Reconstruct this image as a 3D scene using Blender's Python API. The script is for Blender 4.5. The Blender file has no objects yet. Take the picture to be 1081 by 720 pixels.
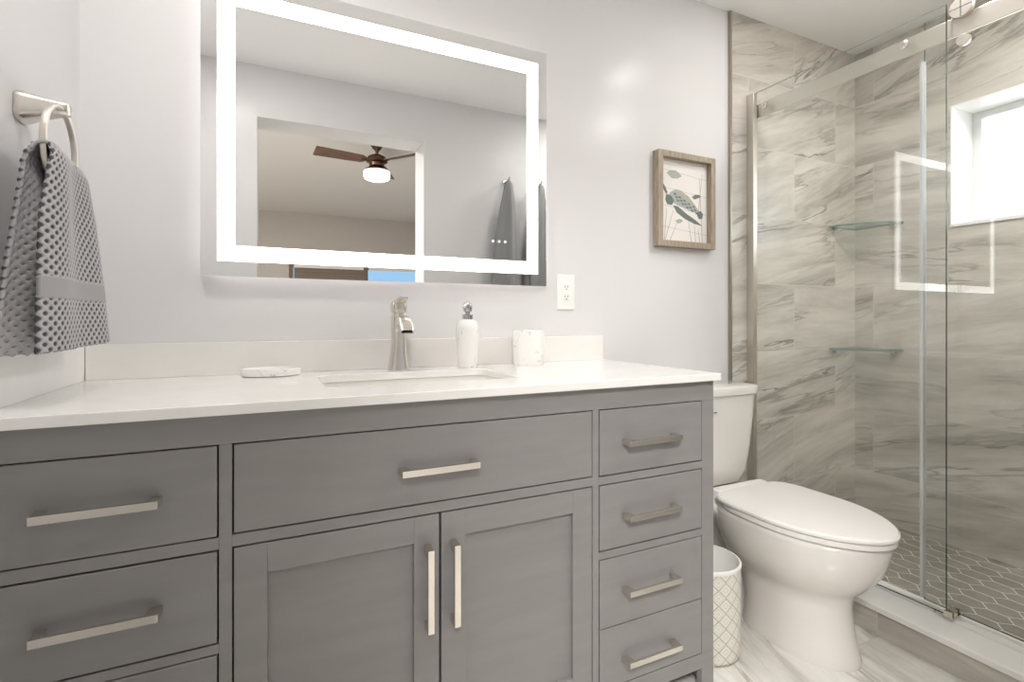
import bpy, bmesh, math, random
from mathutils import Vector, Matrix
random.seed(7)
PI = math.pi
sc = bpy.context.scene
COL = sc.collection

# ------------------------------------------------------------ camera, light, exposure
FPX, HOR = 536.0, 337.0
cam_d = bpy.data.cameras.new('camera'); cam = bpy.data.objects.new('camera', cam_d); COL.objects.link(cam)
cam_d.sensor_width = 36; cam_d.lens = FPX / 1081 * 36
cam_d.shift_y = (HOR - 360) / 1081
cam_d.clip_start = 0.02
cam.location = (0, -1.6, 1.04); cam.rotation_euler = (PI / 2, 0, -math.radians(25.35))
sc.camera = cam
w = bpy.data.worlds.new('daylight'); sc.world = w; w.use_nodes = True
_nt = w.node_tree; _bg = _nt.nodes['Background']; _bg.inputs[1].default_value = 1.35
_g = _nt.nodes.new('ShaderNodeTexCoord'); _s = _nt.nodes.new('ShaderNodeSeparateXYZ'); _r = _nt.nodes.new('ShaderNodeValToRGB')
_nt.links.new(_g.outputs['Generated'], _s.inputs[0]); _nt.links.new(_s.outputs[1], _r.inputs[0]); _nt.links.new(_r.outputs[0], _bg.inputs[0])
_m = _nt.nodes.new('ShaderNodeMath'); _m.operation = 'MULTIPLY_ADD'; _m.inputs[1].default_value = 0.5; _m.inputs[2].default_value = 0.5
_nt.links.new(_s.outputs[1], _m.inputs[0]); _nt.links.new(_m.outputs[0], _r.inputs[0])   # clear blue sky behind the bedroom, bright haze elsewhere
_r.color_ramp.elements[0].position = 0.08; _r.color_ramp.elements[0].color = (0.25, 0.42, 0.62, 1)
_r.color_ramp.elements[1].position = 0.25; _r.color_ramp.elements[1].color = (1.0, 1.03, 1.06, 1)
sc.view_settings.view_transform = 'Standard'; sc.view_settings.look = 'None'
sc.view_settings.exposure = 0.40; sc.view_settings.gamma = 1.0
sc.view_settings.use_curve_mapping = False
sc.cycles.use_denoising = True
sc.cycles.max_bounces = 14; sc.cycles.diffuse_bounces = 6; sc.cycles.glossy_bounces = 6
sc.cycles.transparent_max_bounces = 24; sc.cycles.transmission_bounces = 8
sc.cycles.sample_clamp_indirect = 6
sc.cycles.caustics_reflective = False; sc.cycles.caustics_refractive = False

LED = 5.0            # mirror light strip radiance
CAN_W = 5.5         # each ceiling downlight, watts
SHOWER_WIN_W = 1.8
DOOR_FILL = 110.0


def area(name, loc, rot, sx, sy, watts, col=(1, 1, 1), shape='RECTANGLE'):
    l = bpy.data.lights.new(name, 'AREA'); l.shape = shape; l.size = sx; l.size_y = sy
    l.energy = watts; l.color = col
    o = bpy.data.objects.new(name, l); COL.objects.link(o); o.location = loc; o.rotation_euler = rot
    return o


# daylight entering through the two real windows, and an unseen fill lamp added in the bedroom
area('daylight_shower_window', (2.93, -0.86, 1.71), (0, PI / 2, 0), 0.45, 0.82, SHOWER_WIN_W, (0.95, 0.98, 1.0))
area('bedroom_fill', (-0.60, -2.75, 2.55), (0, 0, 0), 0.8, 0.8, DOOR_FILL, (1.0, 0.97, 0.945))  # added fill through the doorway, kept out of the mirror's view


# ------------------------------------------------------------ materials
def mat(name, col, rough=0.5, metal=0.0, spec=None, coat=0.0, aniso=0.0):
    m = bpy.data.materials.new(name); m.use_nodes = True
    b = m.node_tree.nodes['Principled BSDF']
    b.inputs['Base Color'].default_value = (*col, 1); b.inputs['Roughness'].default_value = rough
    b.inputs['Metallic'].default_value = metal
    if spec is not None: b.inputs['Specular IOR Level'].default_value = spec
    if coat: b.inputs['Coat Weight'].default_value = coat; b.inputs['Coat Roughness'].default_value = 0.06
    if aniso: b.inputs['Anisotropic'].default_value = aniso
    return m


def N(m, t, **kw):
    n = m.node_tree.nodes.new(t)
    for k, v in kw.items(): setattr(n, k, v)
    return n


def L(m, a, b): m.node_tree.links.new(a, b)


def bs(m): return m.node_tree.nodes['Principled BSDF']


def mth(m, op, a, b=None, c=None):
    n = N(m, 'ShaderNodeMath', operation=op)
    for i, x in enumerate((a, b, c)):
        if x is None: continue
        if isinstance(x, (int, float)): n.inputs[i].default_value = x
        else: L(m, x, n.inputs[i])
    return n.outputs[0]


def noise_bump(m, scale, strength, dist=0.002):
    no = N(m, 'ShaderNodeTexNoise'); no.inputs['Scale'].default_value = scale; no.inputs['Detail'].default_value = 4
    tc = N(m, 'ShaderNodeTexCoord'); L(m, tc.outputs['Object'], no.inputs['Vector'])
    bu = N(m, 'ShaderNodeBump'); bu.inputs['Strength'].default_value = strength; bu.inputs['Distance'].default_value = dist
    L(m, no.outputs[0], bu.inputs['Height']); L(m, bu.outputs[0], bs(m).inputs['Normal'])
    return m


def colour_noise(m, c1, c2, scale, detail=4, stretch=(1, 1, 1), lo=0.3, hi=0.7):
    no = N(m, 'ShaderNodeTexNoise'); no.inputs['Scale'].default_value = scale; no.inputs['Detail'].default_value = detail
    tc = N(m, 'ShaderNodeTexCoord'); mp = N(m, 'ShaderNodeMapping'); mp.inputs['Scale'].default_value = stretch
    L(m, tc.outputs['Object'], mp.inputs['Vector']); L(m, mp.outputs[0], no.inputs['Vector'])
    r = N(m, 'ShaderNodeValToRGB'); r.color_ramp.elements[0].position = lo; r.color_ramp.elements[1].position = hi
    r.color_ramp.elements[0].color = (*c1, 1); r.color_ramp.elements[1].color = (*c2, 1)
    L(m, no.outputs[0], r.inputs[0]); L(m, r.outputs[0], bs(m).inputs['Base Color'])
    return m


def emis(name, col, s):
    m = bpy.data.materials.new(name); m.use_nodes = True
    nt = m.node_tree; nt.nodes.remove(nt.nodes['Principled BSDF'])
    e = nt.nodes.new('ShaderNodeEmission'); e.inputs[0].default_value = (*col, 1); e.inputs[1].default_value = s
    nt.links.new(e.outputs[0], nt.nodes['Material Output'].inputs[0])
    return m


def marble_tile(name, plane, tw, th, light, mid, dark, grout, ang=0.15, spread=0.7, rough=0.28, off=(0, 0), turn=False):
    """large marble look tiles laid in a running bond; the veins change from tile to tile"""
    m = mat(name, mid, rough)
    g = N(m, 'ShaderNodeNewGeometry'); sx = N(m, 'ShaderNodeSeparateXYZ'); L(m, g.outputs['Position'], sx.inputs[0])
    a, b = {'xz': (0, 2), 'yz': (1, 2), 'xy': (0, 1), 'yx': (1, 0)}[plane]
    cb = N(m, 'ShaderNodeCombineXYZ')
    L(m, mth(m, 'ADD', sx.outputs[a], off[0]), cb.inputs[0]); L(m, mth(m, 'ADD', sx.outputs[b], off[1]), cb.inputs[1])
    br = N(m, 'ShaderNodeTexBrick'); br.offset = 0.5
    for k, v in (('Scale', 1.0), ('Mortar Size', 0.0016), ('Mortar Smooth', 0.2), ('Brick Width', tw), ('Row Height', th), ('Bias', 0.0)):
        br.inputs[k].default_value = v
    br.inputs['Color1'].default_value = (0, 0, 0, 1); br.inputs['Color2'].default_value = (1, 1, 1, 1)
    br.inputs['Mortar'].default_value = (.5, .5, .5, 1)
    L(m, cb.outputs[0], br.inputs['Vector'])
    gray = N(m, 'ShaderNodeSeparateColor'); L(m, br.outputs['Color'], gray.inputs[0]); gr = gray.outputs[0]
    rot = N(m, 'ShaderNodeVectorRotate', rotation_type='Z_AXIS'); L(m, cb.outputs[0], rot.inputs['Vector'])
    L(m, mth(m, 'ADD', mth(m, 'MULTIPLY', mth(m, 'SUBTRACT', gr, 0.5), -spread), -ang), rot.inputs['Angle'])
    mp = N(m, 'ShaderNodeMapping'); mp.inputs['Scale'].default_value = (0.8, 5.6, 1); L(m, rot.outputs[0], mp.inputs['Vector'])
    W = mth(m, 'MULTIPLY', gr, 23.7)
    def noi(scale, det, dist, wadd, src=mp.outputs[0], rg=0.55):
        n = N(m, 'ShaderNodeTexNoise', noise_dimensions='4D'); n.inputs['Scale'].default_value = scale
        n.inputs['Detail'].default_value = det; n.inputs['Distortion'].default_value = dist; n.inputs['Roughness'].default_value = rg
        L(m, src, n.inputs['Vector']); L(m, mth(m, 'ADD', W, wadd), n.inputs['W'])
        return n.outputs[0]
    base = N(m, 'ShaderNodeValToRGB'); L(m, noi(1.6, 9, 0.35, 0, rg=0.68), base.inputs[0])
    e = base.color_ramp.elements
    e[0].position = 0.34; e[0].color = (*[x * 0.62 + y * 0.38 for x, y in zip(mid, dark)], 1)
    e[1].position = 0.60; e[1].color = (*light, 1)
    k = e.new(0.46); k.color = (*mid, 1)
    def vein(src, width, gain):
        d = mth(m, 'ABSOLUTE', mth(m, 'SUBTRACT', src, 0.5))
        r = N(m, 'ShaderNodeMapRange', interpolation_type='SMOOTHSTEP'); L(m, d, r.inputs[0])
        r.inputs[1].default_value = 0.0; r.inputs[2].default_value = width; r.inputs[3].default_value = gain; r.inputs[4].default_value = 0.0
        return r.outputs[0]
    patch = N(m, 'ShaderNodeMapRange'); L(m, noi(1.1, 2, 0, 5.0), patch.inputs[0])
    patch.inputs[1].default_value = 0.42; patch.inputs[2].default_value = 0.62
    v = mth(m, 'MULTIPLY', mth(m, 'MAXIMUM', vein(noi(0.9, 7, 0.25, 9.0), 0.014, 0.90), vein(noi(1.5, 8, 0.2, 3.0), 0.028, 0.55)), patch.outputs[0])
    mx = N(m, 'ShaderNodeMix', data_type='RGBA'); L(m, v, mx.inputs[0]); L(m, base.outputs[0], mx.inputs[6]); mx.inputs[7].default_value = (*dark, 1)
    mx2 = N(m, 'ShaderNodeMix', data_type='RGBA'); L(m, br.outputs['Fac'], mx2.inputs[0]); L(m, mx.outputs[2], mx2.inputs[6]); mx2.inputs[7].default_value = (*grout, 1)
    L(m, mx2.outputs[2], bs(m).inputs['Base Color'])
    bu = N(m, 'ShaderNodeBump'); bu.invert = True; bu.inputs['Strength'].default_value = 0.3; bu.inputs['Distance'].default_value = 0.001
    L(m, br.outputs['Fac'], bu.inputs['Height']); L(m, bu.outputs[0], bs(m).inputs['Normal'])
    return m


def glass_mat(name, tint, ior=1.5, rough=0.0):
    """thin clear pane: tinted transparency plus Fresnel reflection"""
    m = bpy.data.materials.new(name); m.use_nodes = True
    nt = m.node_tree; nt.nodes.remove(nt.nodes['Principled BSDF'])
    t = nt.nodes.new('ShaderNodeBsdfTransparent'); t.inputs[0].default_value = (*tint, 1)
    g = nt.nodes.new('ShaderNodeBsdfGlossy'); g.inputs['Roughness'].default_value = rough
    f = nt.nodes.new('ShaderNodeFresnel'); f.inputs[0].default_value = ior
    # Fresnel flips its index on the back of a face; undo that so both faces of the thin pane reflect alike
    ge = nt.nodes.new('ShaderNodeNewGeometry'); mr = nt.nodes.new('ShaderNodeMapRange')
    mr.inputs[3].default_value = ior; mr.inputs[4].default_value = 1.0 / ior
    nt.links.new(ge.outputs['Backfacing'], mr.inputs[0]); nt.links.new(mr.outputs[0], f.inputs[0])
    mx = nt.nodes.new('ShaderNodeMixShader')
    nt.links.new(f.outputs[0], mx.inputs[0]); nt.links.new(t.outputs[0], mx.inputs[1]); nt.links.new(g.outputs[0], mx.inputs[2])
    nt.links.new(mx.outputs[0], nt.nodes['Material Output'].inputs[0])
    return m


M = {}
M['paint'] = noise_bump(mat('wall_paint', (0.70, 0.693, 0.695), 0.22, spec=0.085), 160, 0.03, 0.0006)
M['ceil'] = noise_bump(mat('ceiling_paint', (0.88, 0.875, 0.87), 0.7), 90, 0.10, 0.001)
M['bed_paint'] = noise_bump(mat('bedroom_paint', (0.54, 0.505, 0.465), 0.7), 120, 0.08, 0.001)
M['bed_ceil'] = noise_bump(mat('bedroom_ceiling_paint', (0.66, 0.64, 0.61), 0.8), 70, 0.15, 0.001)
M['base'] = mat('baseboard_white', (0.8, 0.79, 0.78), 0.35)
TL, TM, TD, TG = (0.65, 0.62, 0.565), (0.52, 0.49, 0.44), (0.17, 0.15, 0.125), (0.60, 0.58, 0.53)
M['tile_back'] = marble_tile('marble_tile_back', 'xz', 0.61, 0.305, TL, TM, TD, TG, 0.30, 0.7, off=(0.22, 0.02))
M['tile_far'] = marble_tile('marble_tile_far', 'yz', 0.61, 0.305, TL, TM, TD, TG, -0.10, 0.45, off=(0.1, 0.02))
M['tile_floor'] = marble_tile('marble_tile_floor', 'yx', 0.61, 0.305, (0.78, 0.765, 0.73), (0.68, 0.66, 0.62), (0.26, 0.235, 0.20), (0.6, 0.58, 0.55), 0.15, 0.5, 0.22)
M['tile_curb'] = marble_tile('marble_tile_curb', 'yz', 0.61, 0.4, (0.60, 0.57, 0.52), (0.50, 0.47, 0.42), (0.24, 0.19, 0.15), TG, 0.1, 0.4, off=(0.3, 0.1))
M['hex'] = mat('hex_tile', (0.30, 0.28, 0.245), 0.5, spec=0.25)
def hexcol(m):
    g = N(m, 'ShaderNodeNewGeometry'); r = N(m, 'ShaderNodeValToRGB')
    r.color_ramp.elements[0].color = (0.235, 0.215, 0.185, 1); r.color_ramp.elements[1].color = (0.32, 0.30, 0.262, 1)
    L(m, g.outputs['Random Per Island'], r.inputs[0])
    no = N(m, 'ShaderNodeTexNoise'); no.inputs['Scale'].default_value = 18; no.inputs['Detail'].default_value = 5
    L(m, g.outputs['Position'], no.inputs['Vector'])
    mx = N(m, 'ShaderNodeMix', data_type='RGBA'); mx.blend_type = 'OVERLAY'; mx.inputs[0].default_value = 0.35
    L(m, r.outputs[0], mx.inputs[6]); L(m, no.outputs[0], mx.inputs[7]); L(m, mx.outputs[2], bs(m).inputs['Base Color'])
hexcol(M['hex'])
M['grout'] = mat('light_grout', (0.80, 0.77, 0.70), 0.8)
M['sill'] = mat('curb_quartz', (0.86, 0.85, 0.83), 0.2)
M['quartz'] = colour_noise(mat('white_quartz', (0.86, 0.85, 0.83), 0.10, coat=0.3), (0.83, 0.82, 0.80), (0.88, 0.87, 0.855), 9, 6)
M['splash'] = colour_noise(mat('quartz_splash', (0.8, 0.78, 0.75), 0.12, coat=0.3), (0.76, 0.74, 0.71), (0.82, 0.80, 0.775), 5, 6)
M['cab'] = noise_bump(colour_noise(mat('grey_lacquer', (0.24, 0.233, 0.228), 0.42), (0.242, 0.236, 0.233), (0.266, 0.260, 0.256), 6, 5, (1, 1, 6)), 240, 0.04, 0.0005)
M['gap'] = mat('gap_shade', (0.012, 0.012, 0.012), 0.8)
M['nickel'] = mat('brushed_nickel', (0.74, 0.70, 0.64), 0.27, 1.0)
M['nickel_b'] = mat('satin_nickel', (0.72, 0.68, 0.62), 0.34, 1.0)
M['chrome'] = mat('chrome', (0.62, 0.62, 0.63), 0.12, 1.0)
M['dark'] = mat('dark_slot', (0.02, 0.02, 0.02), 0.6)
M['porc'] = mat('porcelain', (0.71, 0.685, 0.65), 0.12, coat=0.5)
M['basin'] = mat('basin_porcelain', (0.80, 0.79, 0.75), 0.15, coat=0.4)
M['seat'] = mat('seat_plastic', (0.77, 0.755, 0.73), 0.22)
M['plate'] = mat('outlet_plastic', (0.86, 0.85, 0.83), 0.3)
M['mirror'] = mat('mirror_silver', (0.90, 0.905, 0.90), 0.0, 1.0)
M['mcase'] = mat('mirror_case', (0.55, 0.55, 0.55), 0.5)
M['led'] = emis('mirror_led', (1.0, 0.985, 0.96), LED)
M['glow'] = emis('mirror_back_led', (1.0, 0.90, 0.90), 6.0)
M['icon'] = emis('touch_icon', (0.95, 0.97, 1.0), 1.1)
M['wood'] = colour_noise(mat('weathered_wood', (0.33, 0.27, 0.2), 0.55), (0.25, 0.205, 0.15), (0.42, 0.35, 0.265), 22, 6, (6, 6, 0.8))
M['gold'] = mat('tile_edge_trim', (0.42, 0.385, 0.31), 0.32, 1.0)
M['glass'] = glass_mat('shower_glass', (0.985, 0.994, 0.988))
M['glass_edge'] = mat('glass_edge', (0.03, 0.07, 0.055), 0.15)
M['edge_light'] = mat('glass_edge_light', (0.55, 0.68, 0.63), 0.2)
M['shelf_glass'] = glass_mat('shelf_glass', (0.92, 0.965, 0.945))
M['seal'] = mat('clear_vinyl_seal', (0.85, 0.88, 0.90), 0.25)
bs(M['seal']).inputs['Alpha'].default_value = 0.6
M['winglass'] = glass_mat('window_glass', (0.97, 0.98, 0.98))
M['winframe'] = mat('window_frame_white', (0.75, 0.76, 0.76), 0.35)
M['bronze'] = mat('fan_bronze', (0.16, 0.10, 0.065), 0.35, 1.0)
M['blade'] = colour_noise(mat('fan_blade_wood', (0.12, 0.06, 0.035), 0.45), (0.07, 0.035, 0.02), (0.19, 0.10, 0.06), 12, 5, (1, 8, 1))
M['fan_glass'] = emis('fan_light_glass', (1.0, 0.96, 0.9), 2.2)
M['can_glow'] = emis('downlight_lens', (1.0, 0.96, 0.90), 6.0)
M['white_metal'] = mat('white_trim', (0.85, 0.85, 0.84), 0.4)
M['bath_towel'] = noise_bump(mat('bath_towel_grey', (0.25, 0.25, 0.255), 0.95), 500, 0.5, 0.002)
M['blind'] = mat('blind_fabric', (0.22, 0.17, 0.12), 0.8)
M['blind_white'] = mat('blind_rail', (0.85, 0.83, 0.8), 0.5)
M['sky_blue'] = emis('sky_outside', (0.22, 0.48, 0.85), 1.0)


def marble_white(name, base, vein, scale):
    m = mat(name, base, 0.22, coat=0.2)
    tc = N(m, 'ShaderNodeTexCoord'); n = N(m, 'ShaderNodeTexNoise'); n.inputs['Scale'].default_value = scale
    n.inputs['Detail'].default_value = 5; n.inputs['Distortion'].default_value = 0.8; L(m, tc.outputs['Object'], n.inputs['Vector'])
    d = mth(m, 'ABSOLUTE', mth(m, 'SUBTRACT', n.outputs[0], 0.5))
    r = N(m, 'ShaderNodeMapRange', interpolation_type='SMOOTHSTEP'); L(m, d, r.inputs[0])
    r.inputs[2].default_value = 0.012; r.inputs[3].default_value = 0.8; r.inputs[4].default_value = 0
    n2 = N(m, 'ShaderNodeTexNoise'); n2.inputs['Scale'].default_value = scale * 1.3; L(m, tc.outputs['Object'], n2.inputs['Vector'])
    r2 = N(m, 'ShaderNodeMapRange'); L(m, n2.outputs[0], r2.inputs[0]); r2.inputs[1].default_value = 0.5; r2.inputs[2].default_value = 0.62
    mx = N(m, 'ShaderNodeMix', data_type='RGBA'); L(m, mth(m, 'MULTIPLY', r.outputs[0], r2.outputs[0]), mx.inputs[0])
    mx.inputs[6].default_value = (*base, 1); mx.inputs[7].default_value = (*vein, 1); L(m, mx.outputs[2], bs(m).inputs['Base Color'])
    return m
M['marble'] = marble_white('speckled_marble', (0.84, 0.83, 0.81), (0.42, 0.37, 0.38), 14)
M['marble_dish'] = marble_white('grey_veined_marble', (0.86, 0.85, 0.83), (0.52, 0.51, 0.50), 9)


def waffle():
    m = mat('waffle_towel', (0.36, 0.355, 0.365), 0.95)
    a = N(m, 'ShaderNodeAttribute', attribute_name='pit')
    r = N(m, 'ShaderNodeValToRGB'); r.color_ramp.elements[0].color = (0.42, 0.415, 0.425, 1); r.color_ramp.elements[1].color = (0.07, 0.068, 0.075, 1)  # shade inside the weave pits is painted into the towel colour
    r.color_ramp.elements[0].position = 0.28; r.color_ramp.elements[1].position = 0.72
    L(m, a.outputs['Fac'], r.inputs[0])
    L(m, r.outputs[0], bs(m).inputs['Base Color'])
    tc = N(m, 'ShaderNodeTexCoord'); no = N(m, 'ShaderNodeTexNoise'); no.inputs['Scale'].default_value = 420; L(m, tc.outputs['Object'], no.inputs['Vector'])
    bu = N(m, 'ShaderNodeBump'); bu.inputs['Strength'].default_value = 0.5; bu.inputs['Distance'].default_value = 0.001
    L(m, no.outputs[0], bu.inputs['Height']); L(m, bu.outputs[0], bs(m).inputs['Normal'])
    return m
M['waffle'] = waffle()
M['band'] = noise_bump(mat('woven_band', (0.34, 0.335, 0.345), 0.9), 600, 0.3, 0.001)


def scale_pattern():
    m = mat('fish_scale_pattern', (0.66, 0.64, 0.58), 0.5)
    uv = N(m, 'ShaderNodeUVMap'); sp = N(m, 'ShaderNodeSeparateXYZ'); L(m, uv.outputs[0], sp.inputs[0])
    # overlapping quarter-turned scales: distance to a staggered lattice, drawn as thin arcs
    def arcs(ou, ov):
        u = mth(m, 'SUBTRACT', mth(m, 'FRACT', mth(m, 'ADD', mth(m, 'MULTIPLY', sp.outputs[0], 1 / 0.046), ou)), 0.5)
        v = mth(m, 'SUBTRACT', mth(m, 'FRACT', mth(m, 'ADD', mth(m, 'MULTIPLY', sp.outputs[1], 1 / 0.046), ov)), 0.5)
        s = mth(m, 'ADD', mth(m, 'ABSOLUTE', u), mth(m, 'ABSOLUTE', v))
        return mth(m, 'GREATER_THAN', mth(m, 'SINE', mth(m, 'MULTIPLY', s, 2 * PI * 4)), 0.55), mth(m, 'LESS_THAN', mth(m, 'ABSOLUTE', mth(m, 'SUBTRACT', s, 0.5)), 0.045)
    a, e = arcs(0, 0)
    k = mth(m, 'MAXIMUM', mth(m, 'MULTIPLY', a, 0.28), mth(m, 'MULTIPLY', e, 0.65))
    no = N(m, 'ShaderNodeTexNoise'); no.inputs['Scale'].default_value = 160; tc = N(m, 'ShaderNodeTexCoord'); L(m, tc.outputs['Object'], no.inputs['Vector'])
    k = mth(m, 'MULTIPLY', k, mth(m, 'ADD', no.outputs[0], 0.35))
    mx = N(m, 'ShaderNodeMix', data_type='RGBA'); L(m, k, mx.inputs[0])
    mx.inputs[6].default_value = (0.74, 0.72, 0.66, 1); mx.inputs[7].default_value = (0.22, 0.20, 0.16, 1)
    L(m, mx.outputs[2], bs(m).inputs['Base Color'])
    return m
M['scales'] = scale_pattern()
M['bin'] = mat('bin_enamel', (0.82, 0.81, 0.78), 0.3)
M['paper'] = mat('art_paper', (0.80, 0.77, 0.735), 0.9)


# ------------------------------------------------------------ mesh helpers
class MB:
    def __init__(s): s.bm = bmesh.new()
    def face(s, pts, mi=0):
        f = s.bm.faces.new([s.bm.verts.new(p) for p in pts]); f.material_index = mi; return f
    def box(s, x0, x1, y0, y1, z0, z1, mi=0):
        r = bmesh.ops.create_cube(s.bm, size=1.0, matrix=Matrix.Translation(((x0 + x1) / 2, (y0 + y1) / 2, (z0 + z1) / 2)) @ Matrix.Diagonal((abs(x1 - x0), abs(y1 - y0), abs(z1 - z0), 1)))
        for v in r['verts']:
            for f in v.link_faces: f.material_index = mi
        return r['verts']
    def loft(s, rings, cap0=True, cap1=True, mi=0, closed=True):
        vr = [[s.bm.verts.new(p) for p in r] for r in rings]
        n = len(vr[0])
        for a, b in zip(vr, vr[1:]):
            for i in range(n if closed else n - 1):
                j = (i + 1) % n
                f = s.bm.faces.new((a[i], a[j], b[j], b[i])); f.material_index = mi
        if cap0: s.bm.faces.new(list(reversed(vr[0]))).material_index = mi
        if cap1: s.bm.faces.new(vr[-1]).material_index = mi
        return vr
    def lathe(s, prof, c=(0, 0, 0), axis='z', n=40, cap0=True, cap1=True, mi=0):
        rings = []
        for r, h in prof:
            ring = []
            for k in range(n):
                a = 2 * PI * k / n; x, y = r * math.cos(a), r * math.sin(a)
                if axis == 'z': p = (c[0] + x, c[1] + y, c[2] + h)
                elif axis == 'x': p = (c[0] + h, c[1] + x, c[2] + y)
                else: p = (c[0] + x, c[1] + h, c[2] - y) if False else (c[0] + y, c[1] + h, c[2] + x)
                ring.append(p)
            rings.append(ring)
        return s.loft(rings, cap0, cap1, mi)
    def prism(s, poly, d0, d1, plane='xy', mi=0):
        def P(a, b, d):
            return {'xy': (a, b, d), 'xz': (a, d, b), 'yz': (d, a, b)}[plane]
        return s.loft([[P(a, b, d0) for a, b in poly], [P(a, b, d1) for a, b in poly]], mi=mi)
    def tube(s, pts, rad, n=12, caps=True, sy=1.0, up=Vector((0, 0, 1))):
        pts = [Vector(p) for p in pts]; rings = []
        for i, p in enumerate(pts):
            t = (pts[min(i + 1, len(pts) - 1)] - pts[max(i - 1, 0)]).normalized()
            a = t.cross(up)
            if a.length < 1e-4: a = t.cross(Vector((0, 1, 0)))
            a.normalize(); b = t.cross(a).normalized()
            r = rad[i] if isinstance(rad, (list, tuple)) else rad
            rings.append([p + a * (r * math.cos(2 * PI * k / n)) + b * (r * sy * math.sin(2 * PI * k / n)) for k in range(n)])
        return s.loft(rings, caps, caps)
    def build(s, name, mats, parent=None, smooth=0, bevel=0, seg=2, world=True):
        bmesh.ops.recalc_face_normals(s.bm, faces=s.bm.faces)
        if smooth:
            for f in s.bm.faces: f.smooth = True
            for e in s.bm.edges:
                if len(e.link_faces) == 2 and e.calc_face_angle(0) > math.radians(smooth): e.smooth = False
        me = bpy.data.meshes.new(name); s.bm.to_mesh(me); s.bm.free()
        for m in (mats if isinstance(mats, (list, tuple)) else [mats]): me.materials.append(m)
        o = bpy.data.objects.new(name, me); COL.objects.link(o)
        if parent is not None:
            o.parent = parent
            # geometry is given in world coordinates: cancel the parents' placement
            wm = Matrix.Identity(4); p = parent; chain = []
            while p is not None: chain.append(p); p = p.parent
            for p in reversed(chain): wm = wm @ p.matrix_basis
            if world: me.transform(wm.inverted())
        if bevel:
            b = o.modifiers.new('bevel', 'BEVEL'); b.width = bevel; b.segments = seg; b.limit_method = 'ANGLE'; b.angle_limit = math.radians(40)
            b.harden_normals = False
        return o


def tag(o, label, cat=None, group=None, kind=None):
    if label: o['label'] = label
    if cat: o['category'] = cat
    if group: o['group'] = group
    if kind: o['kind'] = kind
    return o


def thing(name, loc, label, cat, group=None):
    o = bpy.data.objects.new(name, None); COL.objects.link(o); o.location = loc; o.empty_display_size = 0.05
    return tag(o, label, cat, group)


def struct(name, mb, m, bevel=0, smooth=0):
    o = mb.build(name, m, bevel=bevel, smooth=smooth); o['kind'] = 'structure'; return o


def origin_to(o, p):
    o.data.transform(Matrix.Translation(-Vector(p))); o.location = p; return o


def copy_tree(o, parent=None):
    c = o.copy(); COL.objects.link(c); c.parent = parent
    for ch in list(o.children): copy_tree(ch, c)
    return c


def rrect(cx, cy, hx, hy, r, n=6):
    pts = []
    for sx, sy, a0 in ((1, 1, 0), (-1, 1, 90), (-1, -1, 180), (1, -1, 270)):
        for k in range(n + 1):
            a = math.radians(a0 + 90 * k / n)
            pts.append((cx + sx * (hx - r) + r * math.cos(a), cy + sy * (hy - r) + r * math.sin(a)))
    return pts


# ------------------------------------------------------------ the setting
XL, XR, XT, CZ, YF = -0.431, 2.684, 1.81, 2.382, -1.47
m = MB(); m.box(-0.60, 2.90, 0, 0.15, -0.1, 2.7); struct('wall_back', m, M['paint'])
m = MB(); m.box(XL - 0.15, XL, YF, 0, -0.1, 2.7); struct('wall_left', m, M['paint'])
m = MB(); m.box(-2.7, -0.068, -1.67, YF, -0.1, 2.7); m.box(0.832, 3.7, -1.67, YF, -0.1, 2.7); m.box(-0.068, 0.832, -1.67, YF, 2.112, 2.7)
struct('wall_front', m, M['paint'])
m = MB()
WY0, WY1, WZ0, WZ1 = -1.30, -0.413, 1.442, 1.972
m.box(XR, 2.92, WY1, 0, -0.1, 2.7); m.box(XR, 2.92, YF, WY0, -0.1, 2.7); m.box(XR, 2.92, WY0, WY1, -0.1, WZ0); m.box(XR, 2.92, WY0, WY1, WZ1, 2.7)
struct('wall_right', m, M['tile_far'])
m = MB(); m.box(XT, XR, -0.012, 0, 0, CZ); struct('wall_shower', m, M['tile_back'])
m = MB(); m.box(XT, XR, YF, YF + 0.012, 0, CZ); struct('wall_shower', m, M['tile_back'])
m = MB(); m.box(XT - 0.008, XT, -0.0145, 0, 0, CZ); struct('trim_1', m, M['gold'])
m = MB(); m.box(-0.6, 2.92, YF, 0.0, CZ, 2.72); struct('ceiling', m, M['ceil'])
m = MB(); m.box(-2.7, 3.7, -6.8, 0.1, -0.1, 0.0); struct('floor', m, M['tile_floor'])
m = MB()
for a, b in ((WY1 - 0.006, WY1), (WY0, WY0 + 0.006)): m.box(XR - 0.001, 2.90, a, b, WZ0, WZ1)
m.box(XR - 0.001, 2.90, WY0 + 0.006, WY1 - 0.006, WZ1 - 0.006, WZ1); m.box(XR - 0.006, 2.90, WY0 + 0.006, WY1 - 0.006, WZ0, WZ0 + 0.012)
struct('trim_2', m, M['sill'])
# shower window
m = MB()
fx0, fx1, fw = 2.862, 2.90, 0.030
m.box(fx0, fx1, WY0 + .006, WY1 - .006, WZ0 + .012, WZ0 + .012 + fw); m.box(fx0, fx1, WY0 + .006, WY1 - .006, WZ1 - .006 - fw, WZ1 - .006)
m.box(fx0, fx1, WY0 + .006, WY0 + .006 + fw, WZ0 + .012 + fw, WZ1 - .006 - fw); m.box(fx0, fx1, WY1 - .006 - fw, WY1 - .006, WZ0 + .012 + fw, WZ1 - .006 - fw)
wo = struct('window_1', m, M['winframe'], bevel=0.002)
m = MB(); m.box(2.878, 2.884, WY0 + .03, WY1 - .03, WZ0 + .04, WZ1 - .03); o = m.build('window_pane', M['winglass'], wo)
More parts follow.
